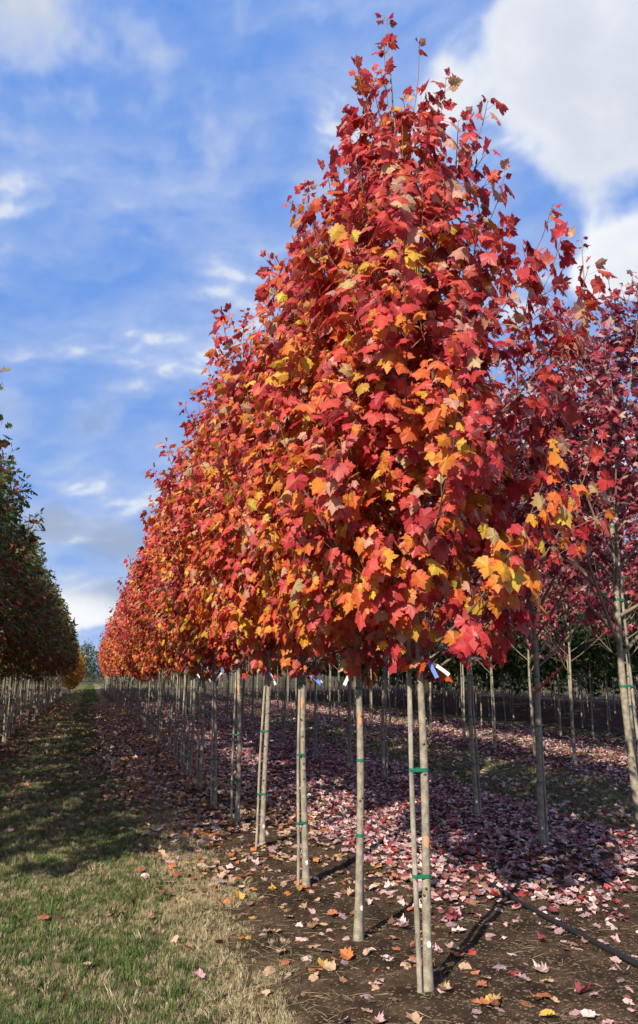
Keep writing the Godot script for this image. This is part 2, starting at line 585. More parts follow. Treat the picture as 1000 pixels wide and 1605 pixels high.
# One tree standing at the origin. s: form of the tree. Returns meshes and, for the nearest trees, the leaves that show largest.
func grow(s: Dictionary, seed_: int, leaves: String, detail: int, look_from := Vector3.ZERO, singles := 0) -> Dictionary:
	var r := RandomNumberGenerator.new()
	r.seed = seed_
	var H: float = s.H * r.randf_range(0.95, 1.05)
	if s.has("exact"): H = s.H
	var R: float = s.R * r.randf_range(0.93, 1.07)
	var low: float = s.low * r.randf_range(0.94, 1.06)
	if s.has("exact"): low = s.low * r.randf_range(0.98, 1.04)
	var lean: Vector3 = s.get("lean", Vector3(r.randf_range(-0.05, 0.05), 0, r.randf_range(-0.05, 0.05)))
	var wav := r.randf() * TAU
	var shift := r.randf() * 100.0
	var axis := func(y: float) -> Vector3:
		var k := y / H
		return Vector3(lean.x * k + 0.017 * sin(y * 2.1 + wav), y, lean.z * k + 0.012 * cos(y * 1.7 + wav)) - Vector3(0.017 * sin(wav), 0, 0.012 * cos(wav))
	var r0: float = s.get("r0", 0.024) * r.randf_range(0.92, 1.08)
	var girth := func(y: float) -> float:
		return r0 * (1.0 - 0.88 * pow(y / H, 1.15)) + 0.013 * exp(-y / 0.07)
	var trunk := Buf.new()
	var pts := []
	var radii := []
	var steps := 26 if detail > 1 else 12
	for k in steps + 1:
		var y := -0.06 + (H + 0.06) * pow(k / float(steps), 1.15)
		pts.append(axis.call(y))
		radii.append(maxf(girth.call(maxf(y, 0.0)) * (1.0 + 0.05 * sin(y * 9.0 + wav) * float(y > 0.3)), 0.0022))
	tube(trunk, pts, radii, 12 if detail > 1 else 6)
	var wood := []          # one Buf per main branch
	var places := []        # [Transform3D of the blade, relative height, outwardness, petiole start]
	var nb: int = s.nb
	for k in nb:
		var f := (k + r.randf() * 0.7) / nb
		if k < 5 and s.has("inner"): f *= 0.5
		var y0 := lerpf(low, H * 0.80, pow(f, 0.9))
		var az := k * 2.39996 + r.randf_range(-0.35, 0.35)
		var outdir := Vector3(cos(az), 0, sin(az))
		var rise: float = lerpf(s.rise[0], s.rise[1], f) * r.randf_range(0.75, 1.25)
		var y1 := minf(y0 + rise, H * r.randf_range(0.86, 0.95))
		var reach := R * profile(s.prof, (y1 - low) / (H - low)) * (r.randf_range(0.72, 1.05) if r.randf() > s.get("inner", 0.0) else r.randf_range(0.3, 0.7))
		var side_boost: Vector3 = s.get("push", Vector3.ZERO)
		reach *= 1.0 + outdir.dot(side_boost)
		var a: Vector3 = axis.call(y0)
		var e: Vector3 = axis.call(y1) + outdir * reach
		var ctrl: Vector3 = a.lerp(e, 0.45) + outdir * reach * 0.22 - Vector3(0, rise * s.get("sag", 0.10), 0)
		var wb := Buf.new()
		var bp := []
		var br := []
		var rb: float = girth.call(y0) * s.get("limb", 0.45) * lerpf(1.1, 0.7, f)
		for q in 8:
			var t := q / 7.0
			bp.append(a * (1 - t) * (1 - t) + ctrl * 2.0 * t * (1 - t) + e * t * t + Vector3(r.randf_range(-1, 1), r.randf_range(-1, 1), r.randf_range(-1, 1)) * 0.014 * t)
			br.append(maxf(rb * (1.0 - 0.78 * t), 0.0022))
		tube(wb, bp, br, 6 if detail > 1 else 3)
		var ns: int = int(s.shoots * lerpf(1.15, 0.5, f))
		var leaf_from: float = s.get("bare", 0.12)
		for q in ns + 1:
			var t := lerpf(s.get("twig_from", 0.15), 0.97, (q + r.randf()) / (ns + 1.0))
			var last := q == ns
			if last: t = 1.0
			var ti := clampf(t * 7.0, 0.0, 6.999)
			var p: Vector3 = bp[int(ti)].lerp(bp[mini(int(ti) + 1, 7)], ti - int(ti))
			var tan_: Vector3 = (bp[mini(int(ti) + 1, 7)] - bp[int(ti)]).normalized()
			var sidev := tan_.cross(Vector3(r.randf_range(-1, 1), r.randf_range(-1, 1), r.randf_range(-1, 1))).normalized()
			var dir: Vector3 = (tan_ * 0.55 + sidev * 0.75 + Vector3.UP * s.get("shoot_up", 0.25) + outdir * 0.12).normalized()
			var ln: float = s.sl * r.randf_range(0.55, 1.15) * lerpf(1.0, 0.7, t) * lerpf(1.0, 0.55, smooth(0.6, 0.9, p.y / H))
			if last:
				dir = (tan_ + Vector3.UP * 0.35).normalized()
				ln *= 0.9
			var sp := [p, p + dir * ln * 0.5 + Vector3.UP * ln * 0.03, p + dir * ln + Vector3.UP * ln * 0.10]
			tube(wb, sp, [0.0030, 0.0024, 0.0014] if detail > 1 else [0.004, 0.003, 0.002], 3)
			var rel0 := (p.y - low) / (H - low)
			if r.randf() < s.get("empty", 0.0) * clampf(1.08 - rel0 * 2.5, 0.0, 1.0):
				continue
			if t < leaf_from:
				continue
			var nodes := int(ln / s.gap) + 1
			for m in nodes:
				var w := (m + 0.8) / nodes
				var at: Vector3 = sp[0].lerp(sp[1], w * 2.0) if w < 0.5 else sp[1].lerp(sp[2], minf(w * 2.0 - 1.0, 1.0))
				var c1: Vector3 = dir.cross(Vector3(r.randf_range(-1, 1), r.randf_range(-1, 1), r.randf_range(-1, 1))).normalized()
				for sgn in [-1.0, 1.0]:
					if r.randf() < s.get("miss", 0.12):
						continue
					var away := Vector3(at.x, 0, at.z) - Vector3(axis.call(at.y).x, 0, axis.call(at.y).z)
					var outd := away.normalized() if away.length() > 0.02 else outdir
					var pet: Vector3 = (c1 * sgn * 0.75 + dir * 0.45 + outd * 0.35 + Vector3.UP * 0.15).normalized()
					var size: float = s.leaf * r.randf_range(0.58, 1.28) * lerpf(1.0, 0.68, smooth(0.72, 0.97, rel0)) * (0.62 if w > 0.85 and (last or m == nodes - 1) else 1.0)
					var plen: float = size * r.randf_range(0.35, 0.7)
					var b0 := at + pet * plen
					var tipup: float = 0.75 if (rel0 > 0.82 or (last and w > 0.8)) else 0.0
					var ydir: Vector3 = (pet * 0.65 + outd * 0.25 + Vector3.DOWN * (r.randf_range(0.25, 1.25) * s.get("hang", 1.0) * (1.9 if rel0 < 0.2 else 1.0) - tipup) + Vector3(r.randf_range(-1, 1), r.randf_range(-1, 1), r.randf_range(-1, 1)) * 0.33).normalized()
					var nrm: Vector3 = outd * s.get("face", 0.8) + Vector3.UP * 0.42 + Vector3(r.randf_range(-1, 1), r.randf_range(-1, 1), r.randf_range(-1, 1)) * 0.62
					nrm = (nrm - ydir * nrm.dot(ydir)).normalized()
					var xd: Vector3 = ydir.cross(nrm)
					var wide := r.randf_range(0.85, 1.1)
					var relr := away.length() / maxf(R * profile(s.prof, (at.y - low) / (H - low)), 0.1)
					places.append([Transform3D(Basis(xd * size * wide, ydir * size, nrm * size), b0), clampf((b0.y - low) / (H - low), 0, 1), relr, at])
		wood.append(wb)
	# short leafy shoots on the trunk itself
	var inner := Buf.new()
	for k in int(s.get("on_trunk", 0)):
		var y0 := lerpf(low - 0.02, H * 0.78, (k + r.randf()) / s.on_trunk)
		var az := k * 2.39996 + r.randf_range(-0.5, 0.5)
		var outd := Vector3(cos(az), 0, sin(az))
		var a: Vector3 = axis.call(y0)
		var dir := (outd + Vector3.UP * r.randf_range(0.3, 0.9)).normalized()
		var ln := r.randf_range(0.12, 0.36)
		tube(inner, [a, a + dir * ln * 0.5, a + dir * ln + Vector3.UP * ln * 0.1], [0.003, 0.0025, 0.0015], 3)
		for m in int(ln / 0.05) + 1:
			for sgn in [-1.0, 1.0]:
				var at := a + dir * ln * (m + 0.9) / (int(ln / 0.05) + 1)
				var sd := dir.cross(Vector3(r.randf_range(-1, 1), r.randf_range(-1, 1), r.randf_range(-1, 1))).normalized()
				var size: float = s.leaf * r.randf_range(0.6, 1.1)
				var pet: Vector3 = (sd * sgn * 0.8 + outd * 0.5).normalized()
				var b0: Vector3 = at + pet * size * 0.5
				var ydir: Vector3 = (pet * 0.5 + Vector3.DOWN * r.randf_range(0.4, 1.2) + outd * 0.2).normalized()
				var nrm := outd + Vector3(r.randf_range(-1, 1), r.randf_range(-0.2, 1), r.randf_range(-1, 1)) * 0.6
				nrm = (nrm - ydir * nrm.dot(ydir)).normalized()
				places.append([Transform3D(Basis(ydir.cross(nrm) * size, ydir * size, nrm * size), b0), clampf((b0.y - low) / (H - low), 0, 1), 0.3, at])
	if inner.v.size(): wood.append(inner)
	# leaves round the leader itself
	for k in int(s.get("tip", 14)):
		var y := H * (1.0 - 0.09 * r.randf() * r.randf()) + 0.0
		var az := r.randf() * TAU
		var o := Vector3(cos(az), 0, sin(az))
		var at: Vector3 = axis.call(minf(y, H))
		var size: float = s.leaf * r.randf_range(0.4, 0.72)
		var ydir := (o + Vector3.UP * r.randf_range(-0.5, 0.8)).normalized()
		var nrm := (Vector3.UP + o * 0.2 + Vector3(r.randf_range(-1, 1), 0, r.randf_range(-1, 1)) * 0.4)
		nrm = (nrm - ydir * nrm.dot(ydir)).normalized()
		places.append([Transform3D(Basis(ydir.cross(nrm) * size, ydir * size, nrm * size), at + o * 0.03), 1.0, 1.0, at])
	var big := []
	if singles > 0:
		var order := []
		for k in places.size():
			order.append([places[k][0].origin.distance_squared_to(look_from), k])
		order.sort_custom(func(x, y): return x[0] < y[0])
		var taken := {}
		for k in mini(singles, order.size()):
			taken[order[k][1]] = true
		var rest := []
		for k in places.size():
			if taken.has(k): big.append(places[k])
			else: rest.append(places[k])
		places = rest
	var crown := Buf.new()
	var forms: Array = leaf_sets[leaves]
	var nf: int = forms[0].size()
	var pal := palette(s.colors)
	var one := PackedColorArray()
	one.resize(nf)
	for pl in places:
		crown.v.append_array(pl[0] * forms[r.randi() % forms.size()])
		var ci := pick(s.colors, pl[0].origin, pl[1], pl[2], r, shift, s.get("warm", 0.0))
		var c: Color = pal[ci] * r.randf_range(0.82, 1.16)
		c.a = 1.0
		one.fill(c)
		one[0] = c.lerp(Color(c.r * 1.05, c.g * 1.9 + 0.012, c.b * 1.1), r.randf() * 0.8)
		if detail > 1:
			for q in range(1, nf, 3):
				one[q] = c * 0.88
				one[q].a = 1.0
			if r.randf() < 0.16:      # withered brown lobes
				var q0 := 1 + r.randi() % (nf - 1)
				for q in 3:
					one[1 + (q0 + q - 1) % (nf - 1)] = c.lerp(Color(0.16, 0.07, 0.035), r.randf_range(0.4, 0.9))
		crown.c.append_array(one)
	crown.i = leaf_faces(leaves, places.size())
	if detail > 2:      # leaf stalks on the nearest trees, two-sided ribbons of three faces
		var sv := PackedVector3Array()
		for pl in places + big:
			var d: Vector3 = pl[0].origin - pl[3]
			var side := d.cross(Vector3(0.3, 1, 0.2)).normalized() * 0.0011
			sv.append_array(PackedVector3Array([pl[3] - side, pl[3] + side, pl[0].origin + side, pl[0].origin - side]))
		var stalk := Buf.new()
		stalk.v = sv
		for k in sv.size() / 4:
			stalk.i.append_array(PackedInt32Array([k * 4, k * 4 + 1, k * 4 + 2, k * 4, k * 4 + 2, k * 4 + 3]))
		wood.append(stalk)
	var picked := []
	for pl in big:
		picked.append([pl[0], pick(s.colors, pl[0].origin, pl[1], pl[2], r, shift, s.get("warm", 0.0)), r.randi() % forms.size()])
	return {"trunk": trunk, "wood": wood, "crown": crown, "leaves": picked, "axis": axis, "girth": girth, "H": H, "stalks": detail > 2}

var leaf_meshes := {}

func single_leaf(set_name: String, kind: String, ci: int, form: int) -> ArrayMesh:
	var key := "%s%s%d_%d" % [set_name, kind, ci, form]
	if not leaf_meshes.has(key):
		var c: Color = palette(kind)[ci]
		leaf_meshes[key] = leaf_mesh(set_name, form, c, Color(c.r * 1.05, c.g * 1.5 + 0.008, c.b * 1.1), M.leaf)
	return leaf_meshes[key]

# a near tree: trunk (> branches), crown (> the leaves that show largest)
func near_tree(called: String, s: Dictionary, seed_: int, at: Vector3, turn: float, leaves: String, detail: int, singles: int, label: String, group: String) -> Dictionary:
	var root := base(called, at, turn)
	tag(root, label, "tree", group)
	var eye := (Transform3D(Basis(Vector3.UP, turn), at)).affine_inverse() * EYE
	var t := grow(s, seed_, leaves, detail, eye, singles)
	var tr := part("trunk", t.trunk.mesh(M.bark), root)
	for k in t.wood.size():
		if t.stalks and k == t.wood.size() - 1:
			continue
		part("branch", t.wood[k].mesh(M.limb if s.colors == "wine" else M.twig), tr)
	var cr := part("crown", t.crown.mesh(M.leaf), root)
	cr.set_meta("kind", "stuff")
	if t.stalks:
		var sk := part("leaf_stalks", t.wood[-1].mesh(M.stalk), cr)
		sk.set_meta("kind", "stuff")
	for l in t.leaves:
		var o := part("leaf", single_leaf(leaves, s.colors, l[1], l[2]), cr)
		o.transform = l[0]
	t.root = root
	t.trunk_node = tr
	return t

# a tree to copy: trunk with its limbs in one mesh, crown
func proto(called: String, s: Dictionary, seed_: int, leaves: String, detail: int) -> Node3D:
	var t := grow(s, seed_, leaves, detail)
	var all := Buf.new()
	for w in t.wood:
		var shift: int = all.v.size()
		all.v.append_array(w.v)
		all.n.append_array(w.n)
		for q in w.i:
			all.i.append(q + shift)
	var root := Node3D.new()
	root.name = called
	var tr := MeshInstance3D.new()
	tr.name = "trunk"
	tr.mesh = t.trunk.mesh(M.bark)
	root.add_child(tr)
	var lb := MeshInstance3D.new()
	lb.name = "limbs"
	lb.mesh = all.mesh(M.limb)
	root.add_child(lb)
	var cr := MeshInstance3D.new()
	cr.name = "crown"
	cr.mesh = t.crown.mesh(M.leaf)
	cr.set_meta("kind", "stuff")
	root.add_child(cr)
	return root

func plant(called: String, from: Node3D, at: Vector3, turn: float, size: float, label: String, group: String) -> Node3D:
	var o: Node3D = from.duplicate()
	o.name = numbered(called)
	add_child(o)
	o.position = at
	o.rotation.y = turn
	o.scale = Vector3.ONE * size
	tag(o, label, "tree", group)
	return o

# ------------------------------------------------------------------ stakes, tapes, tags

func stake_mesh(tall: float, r: float, sides: int, seed_: int, top: Vector3) -> ArrayMesh:
	var q := RandomNumberGenerator.new()
	q.seed = seed_
	var b := Buf.new()
	var pts := []
	var radii := []
	var n := 24 if sides > 6 else 4
	for k in n + 1:
		var f := k / float(n)
		pts.append(Vector3(0, -0.1, 0).lerp(Vector3(top.x, tall, top.z), f) + Vector3(0.004 * sin(f * 7.0 + seed_), 0, 0.004 * cos(f * 5.0)))
		radii.append(r * (1.0 - 0.15 * f) * (1.0 + (0.10 if k % 5 == 0 and sides > 6 else 0.0)))
	tube(b, pts, radii, sides, true)
	return b.mesh(M.stake)

# a band of plastic tape round trunk and stake, with a knot
func tie_mesh(a: Vector3, ra: float, c: Vector3, rc: float, w: float, fine: bool) -> ArrayMesh:
	var b := Buf.new()
	var d := (c - a)
	d.y = 0
	var u := d.normalized()
	var v := Vector3(-u.z, 0, u.x)
	var pts := []
	var n := 8 if fine else 3
	for k in n + 1:
		var g := PI * 0.5 + PI * k / n
		pts.append(a + (u * cos(g) + v * sin(g)) * (ra + 0.0022))
	for k in n + 1:
		var g := -PI * 0.5 + PI * k / n
		pts.append(c + (u * cos(g) + v * sin(g)) * (rc + 0.0022))
	pts.append(pts[0])
	strip(b, pts, Vector3.UP, w, 0.002)
	if fine:
		var kn := c + u * (rc + 0.004) * 0.3 - v * (rc + 0.005)
		strip(b, [kn + Vector3(0, 0.006, 0), kn - v * 0.008 + u * 0.004, kn + Vector3(0.0, -0.012, 0) - v * 0.007], u, 0.012, 0.003)
	return b.mesh(M.tie)

func stake_for(at: Vector3, off: Vector3, t: Dictionary, tall: float, r: float, ties: Array, label: String, group: String, turn := 0.0) -> Node3D:
	var o := base("tree_stake", at + off)
	tag(o, label, "stake", group)
	var top := Vector3(t.axis.call(tall).x, 0, t.axis.call(tall).z).rotated(Vector3.UP, turn) - Vector3(off.x, 0, off.z)
	var gap: float = t.girth.call(tall) + r * 0.85 + 0.003
	top = top + Vector3(off.x, 0, off.z).normalized() * gap
	var pole := part("pole", stake_mesh(tall, r, 10, int(at.z * 10.0), top), o)
	for y in ties:
		var f: float = (y + 0.1) / (tall + 0.1)
		var s := Vector3(top.x, 0, top.z) * f + Vector3(0, y, 0)
		var tc: Vector3 = t.axis.call(y)
		tc = Vector3(tc.x, 0, tc.z).rotated(Vector3.UP, turn) - Vector3(off.x, 0, off.z) + Vector3(0, y, 0)
		part("tie", tie_mesh(tc, t.girth.call(y), s, r * 0.93, 0.017, true), o)
	return o

var stake_proto := {}

func far_stake(at: Vector3, off: Vector3, tall: float, label: String, group: String, fine: bool) -> void:
	var key := "f" if fine else "c"
	if not stake_proto.has(key):
		stake_proto[key] = [stake_mesh(1.0, 0.0115, 8 if fine else 5, 3, Vector3(0.012, 0, 0)), tie_mesh(Vector3(0.038, 0, 0), 0.0225, Vector3.ZERO, 0.012, 0.017, fine)]
	var o := base("tree_stake", at + off)
	tag(o, label, "stake", group)
	var p := part("pole", stake_proto[key][0], o)
	p.scale.y = tall
	for y in [0.55, 1.02, 1.48]:
		var t := part("tie", stake_proto[key][1], o)
		t.position.y = y
		t.rotation.y = atan2(off.z, -off.x)

func paint_patch(t: Dictionary, y: float, face: float, wide: float, tall: float, mat: Material, seed_: int) -> void:
	# a dab of paint that follows the round of the trunk, ragged at its edge
	var q := RandomNumberGenerator.new()
	q.seed = seed_
	var b := Buf.new()
	var n := 12
	b.v.append(t.axis.call(y) + Vector3(cos(face), 0, sin(face)) * (t.girth.call(y) * 1.05 + 0.0022))
	b.n.append(Vector3(cos(face), 0, sin(face)))
	for k in n:
		var g := TAU * k / n
		var rr := q.randf_range(0.7, 1.15)
		var yy := y + sin(g) * tall * 0.5 * rr
		var ang: float = face + cos(g) * wide * 0.5 * rr / t.girth.call(y)
		var d := Vector3(cos(ang), 0, sin(ang))
		b.v.append(t.axis.call(yy) + d * (t.girth.call(yy) * 1.05 + 0.0016))
		b.n.append(d)
	for k in n:
		b.i.append_array(PackedInt32Array([0, 1 + k, 1 + (k + 1) % n]))
	part("paint_mark", b.mesh(mat), t.trunk_node)

func plant_tag(at: Vector3, dir: Vector3, ln: float, mat: Material, label: String, called := "plant_tag", width := 0.020, wide := Vector3(0.6, 0.5, 0.5)) -> void:
	var b := Buf.new()
	var d := dir.normalized()
	strip(b, [at, at + d * ln * 0.35 + Vector3(0, 0.002, 0), at + d * ln * 0.7 - Vector3(0, 0.001, 0), at + d * ln - Vector3(0, 0.006, 0)], wide, width)
	var o := part(called, b.mesh(mat), self)
	tag(o, label, "ribbon" if called == "ribbon" else "tag", "tags hung in the maples" if called == "plant_tag" else "")

# ------------------------------------------------------------------ fallen leaves

const FALLEN := {
	"pink": Color(0.50, 0.30, 0.30), "mauve": Color(0.33, 0.21, 0.24), "tan": Color(0.42, 0.28, 0.19), "orange": Color(0.44, 0.15, 0.05), "wine": Color(0.22, 0.05, 0.06),
	"red": Color(0.35, 0.045, 0.04), "yellow": Color(0.50, 0.31, 0.07), "brown": Color(0.24, 0.135, 0.08), "pale pink": Color(0.62, 0.45, 0.44), "rust": Color(0.33, 0.12, 0.06)}
const NEAR_A := ["tan", "tan", "pink", "orange", "rust", "brown", "tan", "rust", "mauve", "pale pink", "tan", "pink", "yellow"]
const NEAR_B := ["pink", "pale pink", "mauve", "mauve", "wine", "wine", "pale pink", "pink", "red", "wine", "pale pink", "mauve", "pink", "brown"]
const ON_GRASS := ["brown", "brown", "tan", "rust", "pink", "rust", "brown"]
const LEFT_SIDE := ["brown", "tan", "brown", "brown", "rust", "wine"]

func litter(x: float, z: float) -> Array:
	# [leaves per square metre, kinds]
	var patch := maxf(0.12, 0.78 + n_mid.get_noise_2d(x * 0.8 + 70.0, z * 0.8) * 0.9 + n_fine.get_noise_2d(x * 1.6, z * 1.6) * 0.7)
	var depth := -z
	if x < -1.1:
		return [90.0 * patch, LEFT_SIDE]
	if x < 1.0:
		var toward := smooth(0.1, 1.0, x) if depth < 13.0 else smooth(-0.2, 0.9, x)
		var d := 5.0 + 90.0 * toward * smooth(4.4, 6.5, depth) + 260.0 * toward * smooth(9.0, 14.0, depth) + 30.0 * smooth(7.0, 12.0, depth)
		return [d * patch, NEAR_A if x > 0.3 and depth > 5.0 else ON_GRASS]
	var k := NEAR_A if x + n_mid.get_noise_2d(x * 2.0, z * 2.0) * 0.5 < 2.25 else NEAR_B
	if x < 2.3:
		var d := 62.0 + 150.0 * smooth(5.0, 8.0, depth) + 230.0 * smooth(8.0, 12.0, depth) + 120.0 * smooth(1.7, 2.3, x) * smooth(3.8, 5.0, depth)
		return [d * patch, k]
	if x < 5.2:
		var d := 95.0 + 480.0 * smooth(3.9, 5.9, depth - maxf(0.0, 3.2 - x) * 0.5)
		return [d * maxf(patch, 0.35) * (1.0 - 0.75 * grass_share(x, z)), k]
	if x < 7.5:
		return [70.0 * patch, NEAR_B]
	return [190.0 * patch, NEAR_B]

func make_fallen() -> void:
	var r := RandomNumberGenerator.new()
	r.seed = 23
	var list := []
	for area in [[-2.6, 5.6, -9.0, -3.1, 620.0], [-2.6, 10.4, -16.0, -9.0, 560.0], [-2.4, 9.5, -26.0, -16.0, 330.0], [-2.4, 12.0, -42.0, -26.0, 150.0], [5.2, 9.6, -9.0, -6.0, 200.0], [9.5, 12.5, -26, -11, 110.0]]:
		for k in int((area[1] - area[0]) * (area[3] - area[2]) * area[4]):
			var x := r.randf_range(area[0], area[1])
			var z := r.randf_range(area[2], area[3])
			if not in_view(Vector3(x, 0, z)):
				continue
			var l := litter(x, z)
			if r.randf() * area[4] > l[0]:
				continue
			var kinds: Array = l[1]
			var kind: String = kinds[r.randi() % kinds.size()]
			var p := Vector3(x, height(x, z), z)
			var g := grass_share(x, z)
			var size := r.randf_range(0.042, 0.088) * (1.0 if z > -16.0 else 1.25) * (0.85 if x > 2.4 else 1.0)
			var tilt := Basis(Vector3(r.randf_range(-1, 1), 0, r.randf_range(-1, 1)).normalized(), r.randf_range(0.0, 0.42 + 0.2 * g))
			var bs := tilt * Basis(Vector3.UP, r.randf() * TAU) * Basis(Vector3.RIGHT, -PI * 0.5 if r.randf() < 0.6 else PI * 0.5)
			bs = bs.scaled(Vector3.ONE * size)
			p -= bs * Vector3(0, 0.4, 0)
			p.y += 0.008 + g * 0.026 + (0.02 * r.randf() if l[0] > 120.0 else 0.0)
			list.append([EYE.distance_squared_to(p) / (size * size), Transform3D(bs, p), kind, "grass" if g > 0.5 else ("soil" if x < 2.3 else "litter")])
	list.sort_custom(func(a, b): return a[0] < b[0])
	var solid := {}
	var buffers := [PackedFloat32Array(), PackedFloat32Array(), PackedFloat32Array()]
	var where := {"grass": "lying on the mown grass aisle", "soil": "lying on bare soil beneath the orange maple row", "litter": "lying on the soil beyond the black hose"}
	for k in list.size():
		var l: Array = list[k]
		var c: Color = FALLEN[l[2]]
		if k < 300:
			var form := r.randi() % 5
			var key := "%s%d" % [l[2], form]
			if not solid.has(key):
				var c2 := c.lerp(Color(c.r * 0.75, c.g * 0.8, c.b * 0.7), 0.7)
				solid[key] = leaf_mesh("fallen_fine", form, c, c2, M.dry_leaf)
			var o := part("fallen_leaf", solid[key], self)
			o.transform = l[1]
			tag(o, "%s fallen maple leaf %s" % [l[2], where[l[3]]], "leaf", "%s leaves fallen on the %s" % [l[2], l[3]])
		else:
			var v := r.randf_range(0.7, 1.15)
			push(buffers[r.randi() % 3], l[1], Color(c.r * v, c.g * v, c.b * v))
	for f in 3:
		multimesh("fallen_leaves", leaf_mesh("fallen", f, Color.WHITE, Color(0.82, 0.82, 0.8), M.dry_leaf), buffers[f], ["carpet of pink and wine red fallen leaves under the tree rows", "scattered curled fallen leaves in every autumn colour under the trees", "thick litter of small dry fallen leaves along the rows"][f], "leaves")

func make_crumbs() -> void:
	var r := RandomNumberGenerator.new()
	r.seed = 61
	# clods: small uneven lumps
	var b := Buf.new()
	var top := [Vector3(0, 0.6, 0), Vector3(0, -0.4, 0)]
	b.v.append_array(PackedVector3Array(top))
	for k in 6:
		var a := TAU * k / 6.0
		b.v.append(Vector3(cos(a) * r.randf_range(0.7, 1.1), r.randf_range(-0.15, 0.3), sin(a) * r.randf_range(0.7, 1.1)))
	for k in 6:
		var p := 2 + k
		var q := 2 + (k + 1) % 6
		b.i.append_array(PackedInt32Array([0, q, p, 1, p, q]))
	b.c.resize(b.v.size())
	b.c.fill(Color.WHITE)
	var clod_mat := std(Color.WHITE, 0.95)
	clod_mat.vertex_color_use_as_albedo = true
	var clods := PackedFloat32Array()
	for k in 26000:
		var x := r.randf_range(0.8, 4.6)
		var z := -3.1 - 7.5 * pow(r.randf(), 1.6)
		if not in_view(Vector3(x, 0, z)) or grass_share(x, z) > 0.4:
			continue
		var s := r.randf_range(0.003, 0.011) * (1.0 if r.randf() < 0.96 else 1.7)
		var bs := Basis(Vector3.UP, r.randf() * TAU).scaled(Vector3(s, s * r.randf_range(0.5, 1.0), s * r.randf_range(0.7, 1.2)))
		var v := r.randf_range(0.75, 1.25)
		push(clods, Transform3D(bs, Vector3(x, height(x, z) + s * 0.1, z)), Color(0.105 * v, 0.068 * v, 0.043 * v))
	multimesh("soil_crumbs", b.mesh(clod_mat), clods, "small brown soil crumbs strewn around the near trunks", "soil")
	# dead stems on the soil
	var t := Buf.new()
	tube(t, [Vector3(-0.5, 0, 0), Vector3(-0.1, 0.03, 0.02), Vector3(0.5, 0.01, -0.03)], [0.012, 0.013, 0.006], 4)
	t.c.resize(t.v.size())
	t.c.fill(Color.WHITE)
	var straws := PackedFloat32Array()
	for k in 6500:
		var x := r.randf_range(0.6, 3.6)
		var z := -3.1 - 7.0 * pow(r.randf(), 1.4)
		var near_edge := exp(-pow((x - 1.0) / 0.3, 2.0))
		if not in_view(Vector3(x, 0, z)) or r.randf() > 0.16 + near_edge:
			continue
		var s := r.randf_range(0.03, 0.10)
		var bs := Basis(Vector3.UP, r.randf() * TAU) * Basis(Vector3.FORWARD, r.randf_range(-0.1, 0.12))
		var v := r.randf_range(0.55, 1.1)
		push(straws, Transform3D(bs.scaled(Vector3.ONE * s), Vector3(x, height(x, z) + 0.006, z)), Color(0.40 * v, 0.31 * v, 0.18 * v))
	multimesh("dead_stems", t.mesh(clod_mat), straws, "thin dead straw stems lying on the soil edge", "straw")

# ------------------------------------------------------------------ build

func _ready() -> void:
	# camera
	cam = Camera3D.new()
	cam.name = "camera"
	cam.fov = 69.35
	cam.near = 0.05
	cam.far = 3000.0
	cam.position = EYE
	cam.rotation_degrees = Vector3(12.30, -16.87, 0)
	add_child(cam)
	cam.current = true
	# sky and exposure
	var env := Environment.new()
	env.background_mode = Environment.BG_SKY
	var sky := Sky.new()
	var pan := PanoramaSkyMaterial.new()
	pan.panorama = ImageTexture.create_from_image(make_sky())
	sky.sky_material = pan
	env.sky = sky
	env.background_energy_multiplier = 0.64
	env.tonemap_mode = Environment.TONE_MAPPER_LINEAR
	env.tonemap_exposure = 1.48
	env.sdfgi_enabled = true
	env.ssao_enabled = true
	env.ssil_enabled = true
	var we := WorldEnvironment.new()
	we.name = "world_environment"
	we.environment = env
	add_child(we)
	# sun, behind the camera and to its left
	var sun := DirectionalLight3D.new()
	sun.name = "sun"
	sun.light_energy = 1.6
	sun.light_color = Color(1.0, 0.955, 0.87)
	sun.light_angular_distance = 0.5
	sun.shadow_enabled = true
	var el := deg_to_rad(SUN_ELEVATION)
	var tu := deg_to_rad(SUN_TURN)
	add_child(sun)
	sun.look_at_from_position(Vector3.ZERO, Vector3(sin(tu) * cos(el), -sin(el), -cos(tu) * cos(el)))
	print("sky ", Time.get_ticks_msec())

	n_low.seed = 11; n_low.frequency = 0.35; n_low.fractal_octaves = 3
	n_mid.seed = 12; n_mid.frequency = 0.8; n_mid.fractal_octaves = 4
	n_fine.seed = 13; n_fine.frequency = 1.6; n_fine.fractal_octaves = 3
	for f in [n_low, n_mid, n_fine]:
		f.noise_type = FastNoiseLite.TYPE_SIMPLEX_SMOOTH
	make_materials()
	M.stalk = std(Color(0.30, 0.06, 0.04), 0.6)
	leaf_set("fine", MAPLE_FINE, 1, 9, 1.3)
	leaf_set("mid", MAPLE_MID, 2, 7, 1.3)
	leaf_set("far", MAPLE_FAR, 3, 4)
	leaf_set("oak", OAK_MID, 4)
	leaf_set("oak_far", OAK_FAR, 5, 4)
	leaf_set("fallen_fine", MAPLE_FINE, 6, 5, 1.7)
	leaf_set("fallen", MAPLE_MID, 7, 5, 1.9)
	make_ground()
	print("ground ", Time.get_ticks_msec())
	plant_rows()
	print("trees ", Time.get_ticks_msec())
	small_things()
	far_trees()
	make_grass()
	print("grass ", Time.get_ticks_msec())
	make_fallen()
	make_crumbs()
	print("done ", Time.get_ticks_msec())

const ORDINAL := ["first", "second", "third", "fourth", "fifth", "sixth", "seventh", "eighth", "ninth", "tenth", "eleventh", "twelfth", "thirteenth", "fourteenth", "fifteenth", "sixteenth"]
var row_a := []

